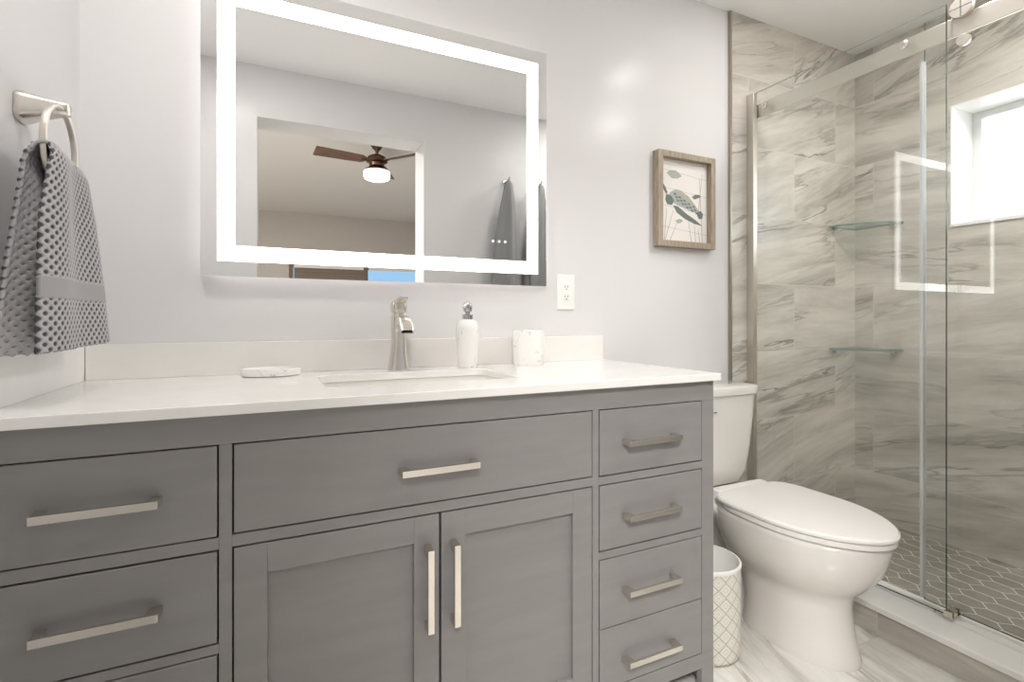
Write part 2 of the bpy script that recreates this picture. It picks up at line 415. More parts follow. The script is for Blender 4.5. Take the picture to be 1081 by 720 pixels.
# shower floor: elongated hexagon mosaic on grout
m = MB(); m.box(1.97, XR, YF, 0, 0.0, 0.0538); struct('floor_shower', m, M['grout'])
bm = MB(); hw, hs, ht, gg = 0.036, 0.026, 0.030, 0.0023
ny = 0
import itertools
ro = 0
y = 0.0
while y > YF - 0.1:
    for i in range(-1, 13):
        cx = 1.985 + (i + (0.5 if ro % 2 else 0)) * 2 * hw; cy = y - 0.02
        poly = [(cx - hw + gg, cy - hs), (cx, cy - hs - ht + gg), (cx + hw - gg, cy - hs), (cx + hw - gg, cy + hs), (cx, cy + hs + ht - gg), (cx - hw + gg, cy + hs)]
        poly = [(min(max(px, 1.974), XR - 0.001), min(max(py, YF + 0.001), -0.013)) for px, py in poly]
        A = abs(sum(poly[k][0] * poly[(k + 1) % 6][1] - poly[(k + 1) % 6][0] * poly[k][1] for k in range(6))) / 2
        if A > 2e-4: bm.prism(poly, 0.050, 0.0542)
    y -= (2 * hs + ht); ro += 1
struct('floor_shower', bm, M['hex'])
# curb
m = MB(); m.box(1.80, 1.975, YF, -0.012, 0, 0.082); struct('trim_3', m, M['tile_curb'])
m = MB(); m.box(1.788, 1.985, YF, -0.012, 0.082, 0.102); struct('trim_4', m, M['sill'], bevel=0.003)
m = MB(); m.box(XT - 0.008, XT, -0.012, -0.0, 0, 0.01); m.box(1.14, 1.80, -0.011, 0, 0, 0.11)
struct('baseboard_back', m, M['tile_back'])
m = MB(); m.box(0.84, 1.79, YF, YF + 0.012, 0, 0.10); struct('baseboard_front', m, M['base'])
# bedroom seen through the doorway
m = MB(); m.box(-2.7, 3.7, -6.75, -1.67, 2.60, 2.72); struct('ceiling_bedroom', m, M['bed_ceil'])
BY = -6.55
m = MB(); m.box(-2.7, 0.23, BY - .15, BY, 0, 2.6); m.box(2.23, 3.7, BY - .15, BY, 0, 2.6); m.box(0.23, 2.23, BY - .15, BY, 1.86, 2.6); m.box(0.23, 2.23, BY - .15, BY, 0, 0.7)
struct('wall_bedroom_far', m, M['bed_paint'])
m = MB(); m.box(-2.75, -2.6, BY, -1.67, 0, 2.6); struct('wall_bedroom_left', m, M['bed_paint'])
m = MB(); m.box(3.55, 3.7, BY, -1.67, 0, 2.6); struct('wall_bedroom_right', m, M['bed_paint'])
m = MB(); m.box(0.23, 2.23, BY - .09, BY - .03, 1.81, 1.86); m.box(0.23, 2.23, BY - .09, BY - .03, 0.70, 0.75)
for x in (0.23, 1.30, 2.17): m.box(x, x + 0.06, BY - .09, BY - .03, 0.75, 1.81)
w2 = struct('window_2', m, M['blind'])
m = MB(); m.box(0.29, 2.17, BY - .062, BY - .058, 0.75, 1.81); m.build('window_pane', M['winglass'], w2)
m = MB(); m.box(0.30, 1.29, BY - .028, BY - .002, 1.80, 1.855); m.box(1.37, 2.16, BY - .028, BY - .002, 1.80, 1.855)
o = tag(m.build('blind_rail', M['blind_white']), 'white head rail of the bedroom window blinds, seen low in the mirror', 'blind')
m = MB()
for k in range(22): 
    z = 1.78 - k * 0.045; m.box(0.30, 1.29, BY - .026, BY - .010, z - 0.0215, z + 0.0215)
tag(m.build('window_blind', M['blind']), 'brown slatted blind lowered over the left bedroom window half, low in the mirror', 'blind')

# ------------------------------------------------------------ bathroom vanity
VX0, VX1, VF = XL + 0.002, 1.133, -0.543
van = thing('bathroom_vanity', (0.35, -0.27, 0), 'grey painted bathroom vanity cabinet with shaker doors, drawers and nickel bar pulls', 'vanity cabinet')
m = MB()
m.box(VX0, VX0 + 0.018, VF + 0.02, -0.004, 0.0, 0.866); m.box(VX1 - 0.018, VX1, VF + 0.02, -0.004, 0.0, 0.866)
m.box(VX0 + .018, VX1 - .018, VF + 0.02, -0.004, 0.075, 0.093); m.box(VX0 + .018, VX1 - .018, -0.016, -0.004, 0.093, 0.866)
m.build('carcass', M['cab'], van)
m = MB(); m.box(VX0 + .019, VX1 - .019, VF + 0.024, VF + 0.030, 0.094, 0.864); m.build('gap_shade_board', M['gap'], van)  # near-black sheet standing in for the shade in the drawer gaps
DV = [(-0.415, -0.089), (-0.062, 0.720), (0.744, 1.086)]
m = MB()
zr = [0.811, 0.866]
m.box(VX0, VX1, VF, VF + .02, 0.813, 0.866)                   # top rail
m.box(VX0, VX1, VF, VF + .02, 0.062, 0.104)                   # bottom rail
for a, b in ((VX0, -0.418), (-0.086, -0.065), (0.723, 0.741), (1.089, VX1)): m.box(a, b, VF, VF + .02, 0.104, 0.813)
for a, b in ((VX0, -0.418), (1.089, VX1)): m.box(a, b, VF, VF + .02, 0.0, 0.062)   # feet
m.box(-0.418, -0.086, VF, VF + .02, 0.623, 0.645); m.box(-0.065, 0.723, VF, VF + .02, 0.624, 0.646); m.box(0.741, 1.089, VF, VF + .02, 0.623, 0.643)
m.box(-0.418, -0.086, VF, VF + .02, 0.435, 0.452); m.box(0.741, 1.089, VF, VF + .02, 0.435, 0.454)
m.build('face_frame', M['cab'], van, bevel=0.0008)


def bar_pull(cx, cz, ln, parent, vertical=False, fy=VF):
    """squared bar pull: flat bar on two angled posts"""
    m = MB(); h = ln / 2; t = 0.0068
    y0, y1, y2 = fy, fy - 0.026, fy - 0.034
    prof = [(-h - 0.001, y2), (h + 0.001, y2), (h + 0.001, y1), (h + 0.003, y0), (h - 0.013, y0), (h - 0.020, y1), (-h + 0.020, y1), (-h + 0.013, y0), (-h - 0.003, y0), (-h - 0.001, y1)]
    r0, r1 = [], []
    for a, b in prof:
        if vertical: r0.append((cx - t, b, cz + a)); r1.append((cx + t, b, cz + a))
        else: r0.append((cx + a, b, cz - t)); r1.append((cx + a, b, cz + t))
    m.loft([r0, r1])
    return m.build('handle', M['nickel'], parent, bevel=0.0007)


def drawer(x0, x1, z0, z1, hx, hz, ln=0.165):
    m = MB(); m.box(x0, x1, VF - 0.001, VF + .019, z0, z1)
    d = m.build('drawer', M['cab'], van, bevel=0.0012)
    if ln: bar_pull(hx, hz, ln, d)
    return d


for z0, z1, hz in ((0.6475, 0.8105, 0.728), (0.4555, 0.6195, 0.538), (0.262, 0.4325, 0.348), (0.107, 0.258, 0.182)):
    drawer(-0.4150, -0.089, z0, z1, -0.256, hz)
drawer(-0.062, 0.720, 0.649, 0.8105, 0.325, 0.724, 0.168)
for z0, z1, hz in ((0.6465, 0.8105, 0.7265), (0.4575, 0.620, 0.537), (0.2605, 0.4325, 0.347), (0.107, 0.2580, 0.168)):
    drawer(0.744, 1.086, z0, z1, 0.9, hz, 0.170)
for x0, x1, hx in ((-0.062, 0.3265, 0.300), (0.3315, 0.720, 0.358)):
    z0, z1, s = 0.107, 0.621, 0.055
    m = MB(); m.box(x0, x0 + s, VF - .001, VF + .019, z0, z1); m.box(x1 - s, x1, VF - .001, VF + .019, z0, z1)
    m.box(x0 + s, x1 - s, VF - .001, VF + .019, z1 - s, z1); m.box(x0 + s, x1 - s, VF - .001, VF + .019, z0, z0 + s)
    d = m.build('door', M['cab'], van, bevel=0.0008)
    m = MB(); m.box(x0 + s, x1 - s, VF + .009, VF + .016, z0 + s, z1 - s); m.build('door_panel', M['cab'], d)
    bar_pull(hx, 0.472, 0.172, d, True)

# countertop with sink cut-out
SX, SY, SHX, SHY = 0.350, -0.281, 0.240, 0.136
CT, CB = 0.888, 0.868
bm = bmesh.new()
outer = [(XL + .001, -0.562), (1.143, -0.562), (1.143, -0.001), (XL + .001, -0.001)]
inner = rrect(SX, SY, SHX, SHY, 0.03, 6)
def loop(pts, z):
    vs = [bm.verts.new((x, y, z)) for x, y in pts]
    return [bm.edges.new((vs[i], vs[(i + 1) % len(vs)])) for i in range(len(vs))]
es = loop(outer, CT) + loop(inner, CT)
bmesh.ops.triangle_fill(bm, edges=es, use_beauty=True)
r = bmesh.ops.extrude_face_region(bm, geom=list(bm.faces))
for v in [g for g in r['geom'] if isinstance(g, bmesh.types.BMVert)]: v.co.z = CB
m = MB(); m.bm.free(); m.bm = bm
ct = m.build('countertop', M['quartz'], bevel=0.0018)
tag(ct, 'long white quartz countertop on the grey vanity with sink cut-out', 'countertop')
m = MB(); m.box(XL + .016, 1.128, -0.020, -0.001, CT, 0.978); tag(m.build('backsplash', M['splash'], bevel=0.0015), 'long pale stone backsplash strip behind the sink along the back wall', 'backsplash')
m = MB(); m.box(XL + .001, XL + .015, -0.560, -0.001, CT, 0.978); tag(m.build('side_splash', M['quartz'], bevel=0.0015), 'short white stone side splash on the left wall under the hand towel', 'backsplash')
# basin
m = MB()
rings = []
for z, gx, r in ((0.8675, 0.02, 0.04), (0.8675, 0.004, 0.032), (0.850, 0.003, 0.032), (0.800, -0.004, 0.035), (0.765, -0.014, 0.045), (0.748, -0.035, 0.06), (0.742, -0.07, 0.05), (0.738, -0.115, 0.018)):
    rings.append([(x, y, z) for x, y in rrect(SX, SY, SHX + gx, SHY + gx, r, 6)])
m.loft(rings, False, True)
si = m.build('sink_basin', M['basin'], smooth=50)
tag(si, 'rectangular white undermount sink basin set into the white countertop', 'sink')
m = MB(); m.lathe([(0.022, 0), (0.022, 0.003), (0.016, 0.005), (0.0, 0.005)], (SX, SY, 0.739), n=24, cap1=False); m.build('drain', M['nickel'], si, smooth=40)

# faucet
FX, FY = 0.345, -0.078
fau = thing('sink_faucet', (FX, FY, CT), 'brushed nickel single lever faucet standing behind the sink', 'faucet')
m = MB()
rings = []
for z, hx, hy, dy in ((0, .0315, .027, 0), (.004, .0315, .027, 0), (.02, .0285, .0245, 0), (.05, .0235, .022, 0), (.09, .0208, .021, 0), (.130, .0215, .023, -.001), (.160, .0225, .023, -.001), (.167, .021, .022, -.001)):
    rings.append([(x, y, CT + z) for x, y in rrect(FX, FY + dy, hx, hy, min(hx, hy) * 0.72, 6)])
m.loft(rings); m.build('body', M['nickel'], fau, smooth=50)
m = MB()
path = [(-.004, .118), (-.022, .138), (-.042, .146), (-.064, .146), (-.084, .139), (-.098, .127), (-.104, .116)]
rings = []
for i, (dy, z) in enumerate(path):
    a = Vector(path[max(i - 1, 0)]); b = Vector(path[min(i + 1, len(path) - 1)]); t = (b - a).normalized(); n = Vector((-t.y, t.x))
    hw_ = 0.0175 + 0.003 * i / 6; hh = 0.017 - 0.006 * i / 6
    rings.append([(FX + px, FY + dy + n.x * pz, CT + z + n.y * pz) for px, pz in rrect(0, 0, hw_, hh, hh * 0.7, 4)])
m.loft(rings); sp = m.build('spout', M['nickel'], fau, smooth=50)
m = MB(); m.box(FX - .015, FX + .015, FY - .113, FY - .096, CT + .1125, CT + .1155); m.build('aerator', M['dark'], sp)
m = MB(); m.lathe([(.0175, 0), (.0175, .006)], (FX, FY, CT + .166), n=24); m.build('collar', M['nickel'], fau, smooth=40)
m = MB()
rings = []
for z, hx, hy, dy in ((.171, .021, .022, 0), (.180, .0225, .0235, 0), (.196, .0225, .0235, 0), (.203, .020, .022, 0)):
    rings.append([(x, y, CT + z) for x, y in rrect(FX, FY + dy, hx, hy, hx * 0.7, 6)])
m.loft(rings)
rings = []
for t, z, hx, hz in ((.018, .200, .017, .007), (-.02, .204, .018, .0055), (-.045, .209, .016, .004), (-.066, .214, .013, .003)):
    rings.append([(FX + px, FY + t, CT + z + pz) for px, pz in rrect(0, 0, hx, hz, hz * 0.8, 3)])
m.loft(rings)
m.build('lever', M['nickel'], fau, smooth=45)

# soap dish
DX, DY = 0.0, -0.088
m = MB(); n = 48
def ell(rx, ry, z, cx=DX, cy=DY): return [(cx + rx * math.cos(2 * PI * k / n), cy + ry * math.sin(2 * PI * k / n), z) for k in range(n)]
m.loft([ell(.068, .042, CT), ell(.073, .047, CT + .003), ell(.075, .049, CT + .018), ell(.0735, .0475, CT + .021), ell(.069, .043, CT + .021), ell(.066, .040, CT + .012), ell(.05, .028, CT + .009)])
tag(origin_to(m.build('soap_dish', M['marble_dish'], smooth=50), (DX, DY, CT)), 'oval veined marble soap dish on the left of the countertop', 'soap dish')
# soap dispenser
PX, PY = 0.563, -0.082
sd = thing('soap_dispenser', (PX, PY, CT), 'speckled white marble soap dispenser with chrome pump beside the faucet', 'soap dispenser')
m = MB(); m.lathe([(.029, 0), (.0315, .003), (.0325, .03), (.035, .09), (.0365, .122), (.0355, .134), (.031, .144), (.022, .150), (.016, .152)], (PX, PY, CT)); m.build('bottle', M['marble'], sd, smooth=50)
m = MB(); m.lathe([(.0175, .150), (.0175, .166), (.0155, .168), (.008, .169), (.008, .174), (.0135, .176), (.0155, .186), (.0155, .192), (.013, .203), (.006, .207)], (PX, PY, CT), n=28)
m.tube([(PX, PY, CT + .196), (PX - .018, PY - .026, CT + .196), (PX - .024, PY - .034, CT + .190)], [.006, .0055, .005], 10)
m.build('pump', M['chrome'], sd, smooth=40)
# cup
UX, UY = 0.778, -0.085
m = MB(); m.lathe([(.049, 0), (.0515, .003), (.053, .112), (.052, .115), (.0485, .115), (.0475, .110), (.046, .012), (0.001, .010)], (UX, UY, CT), n=48)
tag(origin_to(m.build('tumbler_cup', M['marble'], smooth=50), (UX, UY, CT)), 'speckled white marble tumbler cup at the right end of the countertop', 'cup')

# ------------------------------------------------------------ mirror
MX0, MX1, MZ0, MZ1 = -0.170, 0.876, 1.155, 1.975
mir = thing('lighted_mirror', ((MX0 + MX1) / 2, 0, MZ0), 'large frameless rectangular mirror with a glowing white light border above the sink', 'mirror')
m = MB(); m.box(MX0, MX1, -0.035, -0.030, MZ0, MZ1); m.build('mirror_glass', M['mirror'], mir, bevel=0.0008)
m = MB(); m.box(MX0 + .05, MX1 - .05, -0.0298, -0.0005, MZ0 + .05, MZ1 - .05); m.build('case', M['mcase'], mir)
def ring(mb, x0, x1, z0, z1, t, y0, y1):
    mb.box(x0, x1, y0, y1, z0, z0 + t); mb.box(x0, x1, y0, y1, z1 - t, z1); mb.box(x0, x0 + t, y0, y1, z0 + t, z1 - t); mb.box(x1 - t, x1, y0, y1, z0 + t, z1 - t)
m = MB(); ring(m, MX0 + .039, MX1 - .035, MZ0 + .042, MZ1 - .043, 0.042, -0.0358, -0.0345)
tag(m.build('light_border', M['led'], mir), 'glowing white light border')
m = MB(); ring(m, MX0 + .026, MX1 - .026, MZ0 + .026, MZ1 - .026, 0.005, -0.029, -0.020); m.build('back_light', M['glow'], mir)
for x in (0.671, 0.6935, 0.716):
    m = MB(); mm = [( .0062, 0), (.0062, -.0006)]
    m.lathe([(.0030, 0), (.0045, 0), (.0045, -.0007), (.0030, -.0007), (.0030, 0)], (x, -0.0351, 1.302), 'y', 20, False, False)
    m.box(x - .0008, x + .0008, -.0358, -.0351, 1.3005, 1.3035)
    m.build('touch_button', M['icon'], mir)

# outlet
m = MB(); m.box(0.938, 1.012, -0.006, -0.0003, 1.075, 1.203)
ol = m.build('wall_outlet', M['plate'], bevel=0.003)
tag(origin_to(ol, (0.975, 0, 1.139)), 'white duplex electrical outlet on the wall right of the mirror', 'outlet')
m = MB(); m.prism(rrect(0.975, 1.139, .018, .034, .002, 3), -0.0075, -0.005, 'xz'); rc = m.build('receptacle', M['plate'], ol, bevel=0.0005)
m = MB()
for dz in (0.018, -0.018):
    for dx in (-.007, .006): m.box(0.975 + dx - .0010, 0.975 + dx + .0010, -0.0079, -0.0070, 1.139 + dz - .001, 1.139 + dz + .007)
    m.lathe([(.0023, 0), (.0023, -.0006)], (0.975, -.0074, 1.139 + dz - .007), 'y', 12)
m.build('slots', M['dark'], rc)
m = MB(); m.box(0.965, 0.985, -0.0079, -0.0072, 1.1115, 1.1125); m.build('rating_mark', M['chrome'], rc)

# ------------------------------------------------------------ framed picture
QX0, QX1, QZ0, QZ1, QY = 1.384, 1.692, 1.333, 1.716, -0.034
pic = thing('framed_picture', ((QX0 + QX1) / 2, 0, QZ0), 'weathered wood shadow box frame with a green sea turtle drawing on the wall', 'picture')
m = MB(); ft = 0.024
m.box(QX0, QX0 + ft, QY, -.0005, QZ0, QZ1); m.box(QX1 - ft, QX1, QY, -.0005, QZ0, QZ1); m.box(QX0 + ft, QX1 - ft, QY, -.0005, QZ1 - ft, QZ1); m.box(QX0 + ft, QX1 - ft, QY, -.0005, QZ0, QZ0 + ft)
m.build('frame', M['wood'], pic, bevel=0.0015)
m = MB(); m.box(QX0 + ft, QX1 - ft, -0.008, -0.001, QZ0 + ft, QZ1 - ft); art = m.build('artwork', M['paper'], pic)
ink = {'shell': mat('ink_shell', (0.33, 0.34, 0.27), 0.9), 'green': mat('ink_green', (0.16, 0.20, 0.18), 0.9), 'pale': mat('ink_pale', (0.40, 0.43, 0.40), 0.9), 'grey': mat('ink_grey', (0.40, 0.38, 0.35), 0.9), 'ochre': mat('ink_ochre', (0.44, 0.41, 0.30), 0.9)}
# photo crop coordinates of the drawing -> paper (crop 566x720 of the frame, paper 155..392 x 150..600)
def pt(px, py): return (QX0 + ft + (px - 152) / 245 * (QX1 - QX0 - 2 * ft), QZ0 + ft + (604 - py) / 460 * (QZ1 - QZ0 - 2 * ft))
def blob(mb, pts, y): mb.prism([pt(*p) for p in pts], -0.008, -0.008 - y, 'xz')
m = MB(); blob(m, [(205, 330), (235, 308), (262, 312), (300, 340), (330, 378), (350, 410), (352, 432), (320, 425), (280, 410), (245, 398), (215, 380), (198, 355)], .0006); m.build('turtle_shell', ink['pale'], art)
m = MB()
for k in range(5):
    for j in range(3):
        px, py = 222 + k * 24 + j * 8, 328 + k * 16 + j * 18 - (k > 3) * 4
        blob(m, [(px, py), (px + 13, py + 3), (px + 17, py + 12), (px + 6, py + 13)], .0010)
m.build('shell_plates', ink['green'], art)
m = MB(); blob(m, [(250, 322), (290, 338), (318, 370), (300, 366), (268, 344)], .0013); m.build('shell_highlight', ink['ochre'], art)
m = MB()
blob(m, [(158, 262), (170, 280), (184, 306), (194, 334), (186, 340), (172, 312), (160, 284)], .0008)
blob(m, [(188, 340), (214, 350), (226, 374), (216, 400), (192, 398), (183, 372)], .0009)
blob(m, [(222, 400), (246, 404), (290, 440), (336, 470), (372, 500), (330, 492), (282, 470), (240, 438)], .0009)
blob(m, [(348, 420), (364, 414), (376, 432), (372, 458), (356, 462), (346, 444)], .0010)
blob(m, [(318, 340), (334, 324), (356, 322), (366, 332), (344, 346), (330, 352)], .0009)
m.build('turtle_body', ink['green'], art)
m = MB(); blob(m, [(190, 222), (206, 206), (234, 202), (252, 216), (266, 230), (246, 246), (216, 250)], .0008); m.build('small_fish', ink['pale'], art); m = MB(); blob(m, [(232, 486), (252, 472), (272, 478), (262, 494), (244, 500)], .0006); m.build('small_fish', ink['pale'], art)
m = MB()
for a, b in (((222, 430), (182, 598)), ((240, 500), (205, 600)), ((358, 228), (372, 598)), ((372, 200), (352, 420)), ((300, 480), (316, 602)), ((330, 500), (338, 602)), ((190, 420), (178, 596)), ((350, 520), (360, 602))):
    blob(m, [(a[0] - .8, a[1]), (a[0] + .8, a[1]), (b[0] + 1.4, b[1]), (b[0] - 1.4, b[1])], .0004)
m.build('seaweed', ink['grey'], art)
m = MB()
for yy in (212, 312, 412, 530): blob(m, [(153, yy - 12), (396, yy + 22), (396, yy + 23.5), (153, yy - 10.5)], .0003)
m.build('plank_lines', ink['grey'], art)

# ------------------------------------------------------------ towel ring and hand towel
RX, RY, RZ = -0.366, -0.350, 1.365
tr = thing('towel_ring', (XL, RY, 1.445), 'brushed nickel towel ring on a tapered post on the left wall', 'towel ring')
m = MB()
rings = []
for x, hy, hz, z in ((0, .027, .027, 1.440), (.003, .028, .028, 1.440), (.012, .0255, .026, 1.441), (.035, .0195, .0195, 1.444), (.060, .0145, .0135, 1.4465), (.073, .013, .012, 1.447), (.075, .0115, .0105, 1.447)):
    rings.append([(XL + x, RY + 0.016 + a, z + b) for a, b in rrect(0, 0, hy, hz, hy * 0.55, 4)])
m.loft(rings); m.build('post', M['nickel'], tr, smooth=50)
m = MB(); R = 0.080; n = 72
rings = []
for k in range(n):
    a = 2 * PI * k / n
    cy, cz = math.cos(a), math.sin(a)
    rings.append([(RX + dx, RY + (R + dr) * cy, RZ + (R + dr) * cz) for dx, dr in rrect(0, 0, .0055, .0036, .0018, 2)])
rings.append(rings[0])
m.loft(rings, False, False); bmesh.ops.remove_doubles(m.bm, verts=m.bm.verts, dist=1e-5)
m.build('ring', M['nickel_b'], tr, smooth=50)


def lerp_list(lst, t):
    for (t0, v0), (t1, v1) in zip(lst, lst[1:]):
        if t <= t1: k = (t - t0) / (t1 - t0); return v0 + (v1 - v0) * k
    return lst[-1][1]


def towel_panel(name, parent, left, right, ztop, zbot, xf, nu, nv, mats, band=None, pits=True, thick=0.007):
    """hanging cloth with folds; left/right: edge position in y against height fraction"""
    m = MB(); W = 0.30; Hh = ztop - zbot
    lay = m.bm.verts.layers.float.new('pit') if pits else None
    grid = []
    for j in range(nv + 1):
        t = j / nv; row = []
        yl, yr = lerp_list(left, t), lerp_list(right, t)
        for i in range(nu + 1):
            s = i / nu
            y_ = yl + (yr - yl) * s; z = ztop - Hh * t
            x, dz = xf(s, t)
            p = 0.0
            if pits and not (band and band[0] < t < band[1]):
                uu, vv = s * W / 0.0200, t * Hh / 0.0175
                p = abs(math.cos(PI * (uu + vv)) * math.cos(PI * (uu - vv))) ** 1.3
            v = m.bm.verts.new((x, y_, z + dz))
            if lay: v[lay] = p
            row.append((v, p))
        grid.append(row)
    for j in range(nv):
        for i in range(nu):
            f = m.bm.faces.new((grid[j][i][0], grid[j][i + 1][0], grid[j + 1][i + 1][0], grid[j + 1][i][0])); f.smooth = True
            if band and band[0] < (j + .5) / nv < band[1]: f.material_index = 1
    m.bm.normal_update()
    for row in grid:
        for v, p in row:
            v.co -= v.normal * (0.0030 * p) * (1 if v.normal.x - 0.3 * v.normal.y > 0 else -1)
    o = m.build(name, mats, parent)
    for p in o.data.polygons: p.use_smooth = True
    so = o.modifiers.new('thickness', 'SOLIDIFY'); so.thickness = thick; so.offset = -1
    return o


ht_ = thing('hand_towel', (RX, RY, 0.985), 'grey waffle weave hand towel folded through the ring on the left wall', 'towel')
def xfront(s, t):
    open_ = min(1, t * 2.2 + 0.2)
    f = 0.010 * math.sin(s * 2.3 * PI + 0.4 + t * 0.6) * open_ * (1 - 0.45 * t)
    roll = -0.016 * (abs(2 * s - 1) ** 4) * open_
    top = -0.014 * max(0, 1 - t / 0.08) ** 2
    return (-0.338 + 0.004 * t + 0.014 * s * t + f + roll + top, -0.012 * s * (1 - t) + 0.006 * s * t)
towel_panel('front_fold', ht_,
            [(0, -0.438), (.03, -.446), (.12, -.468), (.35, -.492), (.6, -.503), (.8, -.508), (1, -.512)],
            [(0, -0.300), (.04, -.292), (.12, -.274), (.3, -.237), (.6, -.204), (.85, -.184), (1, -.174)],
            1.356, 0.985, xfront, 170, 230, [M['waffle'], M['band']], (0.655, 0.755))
def xback(s, t):
    open_ = min(1, t * 2.2 + 0.1)
    k = min(1, s / 0.24); k = k * k * (3 - 2 * k)      # the near edge of the back fold turns out towards the room
    return (-0.392 - 0.014 * t + open_ * (0.030 * k + 0.003 * math.sin(s * 3 * PI)) - 0.004 * s + 0.014 * max(0, 1 - t / 0.10) ** 2 * (1 - k), 0.0)
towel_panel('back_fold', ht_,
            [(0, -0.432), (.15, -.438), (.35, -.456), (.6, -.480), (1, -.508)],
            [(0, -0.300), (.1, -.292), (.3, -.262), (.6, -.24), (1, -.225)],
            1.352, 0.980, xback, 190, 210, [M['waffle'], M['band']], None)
# the bunched saddle over the ring
m = MB()
rings = []
for k in range(13):
    a = PI * k / 12
    cx, cz = -0.363 - 0.017 * math.cos(a), 1.340 + 0.014 * math.sin(a)
    rings.append([(cx, -0.436 + 0.138 * i / 24, cz + 0.003 * math.sin(i * 0.9) - 0.012 * i / 24) for i in range(25)])
m.loft(rings, False, False, closed=False)
for f in m.bm.faces: f.smooth = True
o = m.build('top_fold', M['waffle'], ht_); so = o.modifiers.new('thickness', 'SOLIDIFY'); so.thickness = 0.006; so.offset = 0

# ------------------------------------------------------------ bath towels (seen in the mirror)
def bath_towel(x, zt, label, seed):
    t = thing('bath_towel', (x, YF, zt - 1.0), label, 'towel', None)
    m = MB(); n = 64
    rings = []
    for z, hx, hy in ((zt, .012, .012), (zt - .02, .028, .02), (zt - .08, .036, .024), (zt - .25, .070, .030), (zt - .5, .092, .034), (zt - .75, .094, .036), (zt - 1.0, .094, .036)):
        ring = []
        for k in range(n):
            a = 2 * PI * k / n; k2 = min(1, (zt - z) * 4)
            rr = 1 + k2 * (0.14 * math.sin(5 * a + seed) + 0.08 * math.sin(9 * a + 2 * seed))
            ring.append((x + hx * rr * math.cos(a) - 0.03 * (zt - z), YF + 0.055 + hy * rr * math.sin(a), z))
        rings.append(ring)
    m.loft(rings); m.build('cloth', M['bath_towel'], t, smooth=80)
    h = thing('towel_hook', (x, YF, zt), 'small nickel wall hook holding the ' + ('left' if seed < 2 else 'right') + ' grey bath towel reflected in the mirror', 'hook')
    m = MB(); m.lathe([(.016, 0.0005), (.016, .006)], (x, YF, zt + .004), 'y', 20); m.build('plate', M['nickel'], h, smooth=40)
    m = MB(); m.tube([(x, YF + .004, zt + .004), (x, YF + .035, zt + .002), (x, YF + .06, zt + .008), (x, YF + .068, zt + .022)], .005, 10); m.build('prong', M['nickel'], h, smooth=60)
bath_towel(1.372, 1.925, 'left grey bath towel hanging to a point, reflected inside the mirror light border', 1.0)
bath_towel(1.605, 1.925, 'right grey bath towel reflected at the right edge of the mirror', 3.3)

# ------------------------------------------------------------ toilet
TX = 1.566
toi = thing('toilet', (TX, -0.45, 0), 'white two piece toilet with closed lid beside the vanity', 'toilet')
def egg(yf, yb, yc, hw_, z, n=64, pb=0.75, pf=1.0, cx=TX):
    pts = []
    for k in range(n):
        a = 2 * PI * k / n; c_, s_ = math.cos(a), math.sin(a)
        p = pb if s_ > 0 else pf
        xx = hw_ * math.copysign(abs(c_) ** p, c_); yy = yc + (yb - yc if s_ > 0 else yc - yf) * math.copysign(abs(s_) ** p, s_)
        pts.append((cx + xx, yy, z))
    return pts
m = MB()
R_ = []
for z, yf, yb, yc, h, pb in ((0, -.680, -.33, -.50, .115, .6), (.012, -.682, -.328, -.50, .117, .6), (.03, -.676, -.33, -.50, .111, .6), (.10, -.662, -.335, -.49, .107, .6), (.165, -.655, -.32, -.49, .107, .62), (.195, -.660, -.30, -.49, .112, .65), (.212, -.670, -.28, -.49, .124, .65),
                       (.232, -.692, -.26, -.50, .143, .7), (.26, -.715, -.24, -.51, .161, .72), (.30, -.742, -.23, -.52, .174, .72), (.34, -.756, -.22, -.53, .182, .7), (.375, -.762, -.22, -.53, .185, .68), (.388, -.760, -.222, -.53, .183, .68), (.392, -.752, -.228, -.53, .176, .68)):
    R_.append(egg(yf, yb, yc, h, z, pb=pb, pf=1.08 if z > .33 else 1.0))
m.loft(R_); m.build('bowl', M['porc'], toi, smooth=60)
# trapway body and tank shelf behind the pedestal
m = MB()
R_ = []
for z, h, yf, yb in ((0, .060, -.36, -.05), (.05, .056, -.36, -.06), (.16, .050, -.36, -.10), (.24, .062, -.36, -.08), (.30, .100, -.34, -.05), (.35, .150, -.33, -.035), (.385, .165, -.30, -.03), (.395, .160, -.29, -.035)):
    R_.append([(TX + a, b, z) for a, b in rrect(0, (yf + yb) / 2, h, (yb - yf) / 2, .035, 5)])
m.loft(R_); m.build('trapway', M['porc'], toi, smooth=60)
m = MB(); m.loft([egg(-.773, -.300, -.52, .183, .394, pb=.45, pf=1.1), egg(-.777, -.298, -.52, .187, .398, pb=.45, pf=1.1), egg(-.777, -.298, -.52, .187, .408, pb=.45, pf=1.1), egg(-.773, -.300, -.52, .184, .411, pb=.45, pf=1.1)]); m.build('seat', M['seat'], toi, smooth=40)
m = MB(); m.loft([egg(-.776, -.284, -.52, .186, .4135, pb=.36, pf=1.1), egg(-.782, -.280, -.52, .190, .417, pb=.36, pf=1.1), egg(-.782, -.280, -.52, .190, .424, pb=.36, pf=1.1), egg(-.776, -.284, -.52, .184, .4295, pb=.36, pf=1.1), egg(-.68, -.33, -.53, .12, .4325, pb=.6), egg(-.60, -.42, -.52, .04, .4335)])
m.build('lid', M['seat'], toi, smooth=30)
m = MB(); m.prism(rrect(TX, -.262, .130, .020, .012, 4), .392, .428); m.build('hinge_cover', M['seat'], toi, bevel=.004, seg=3, smooth=40)
m = MB()
R_ = []
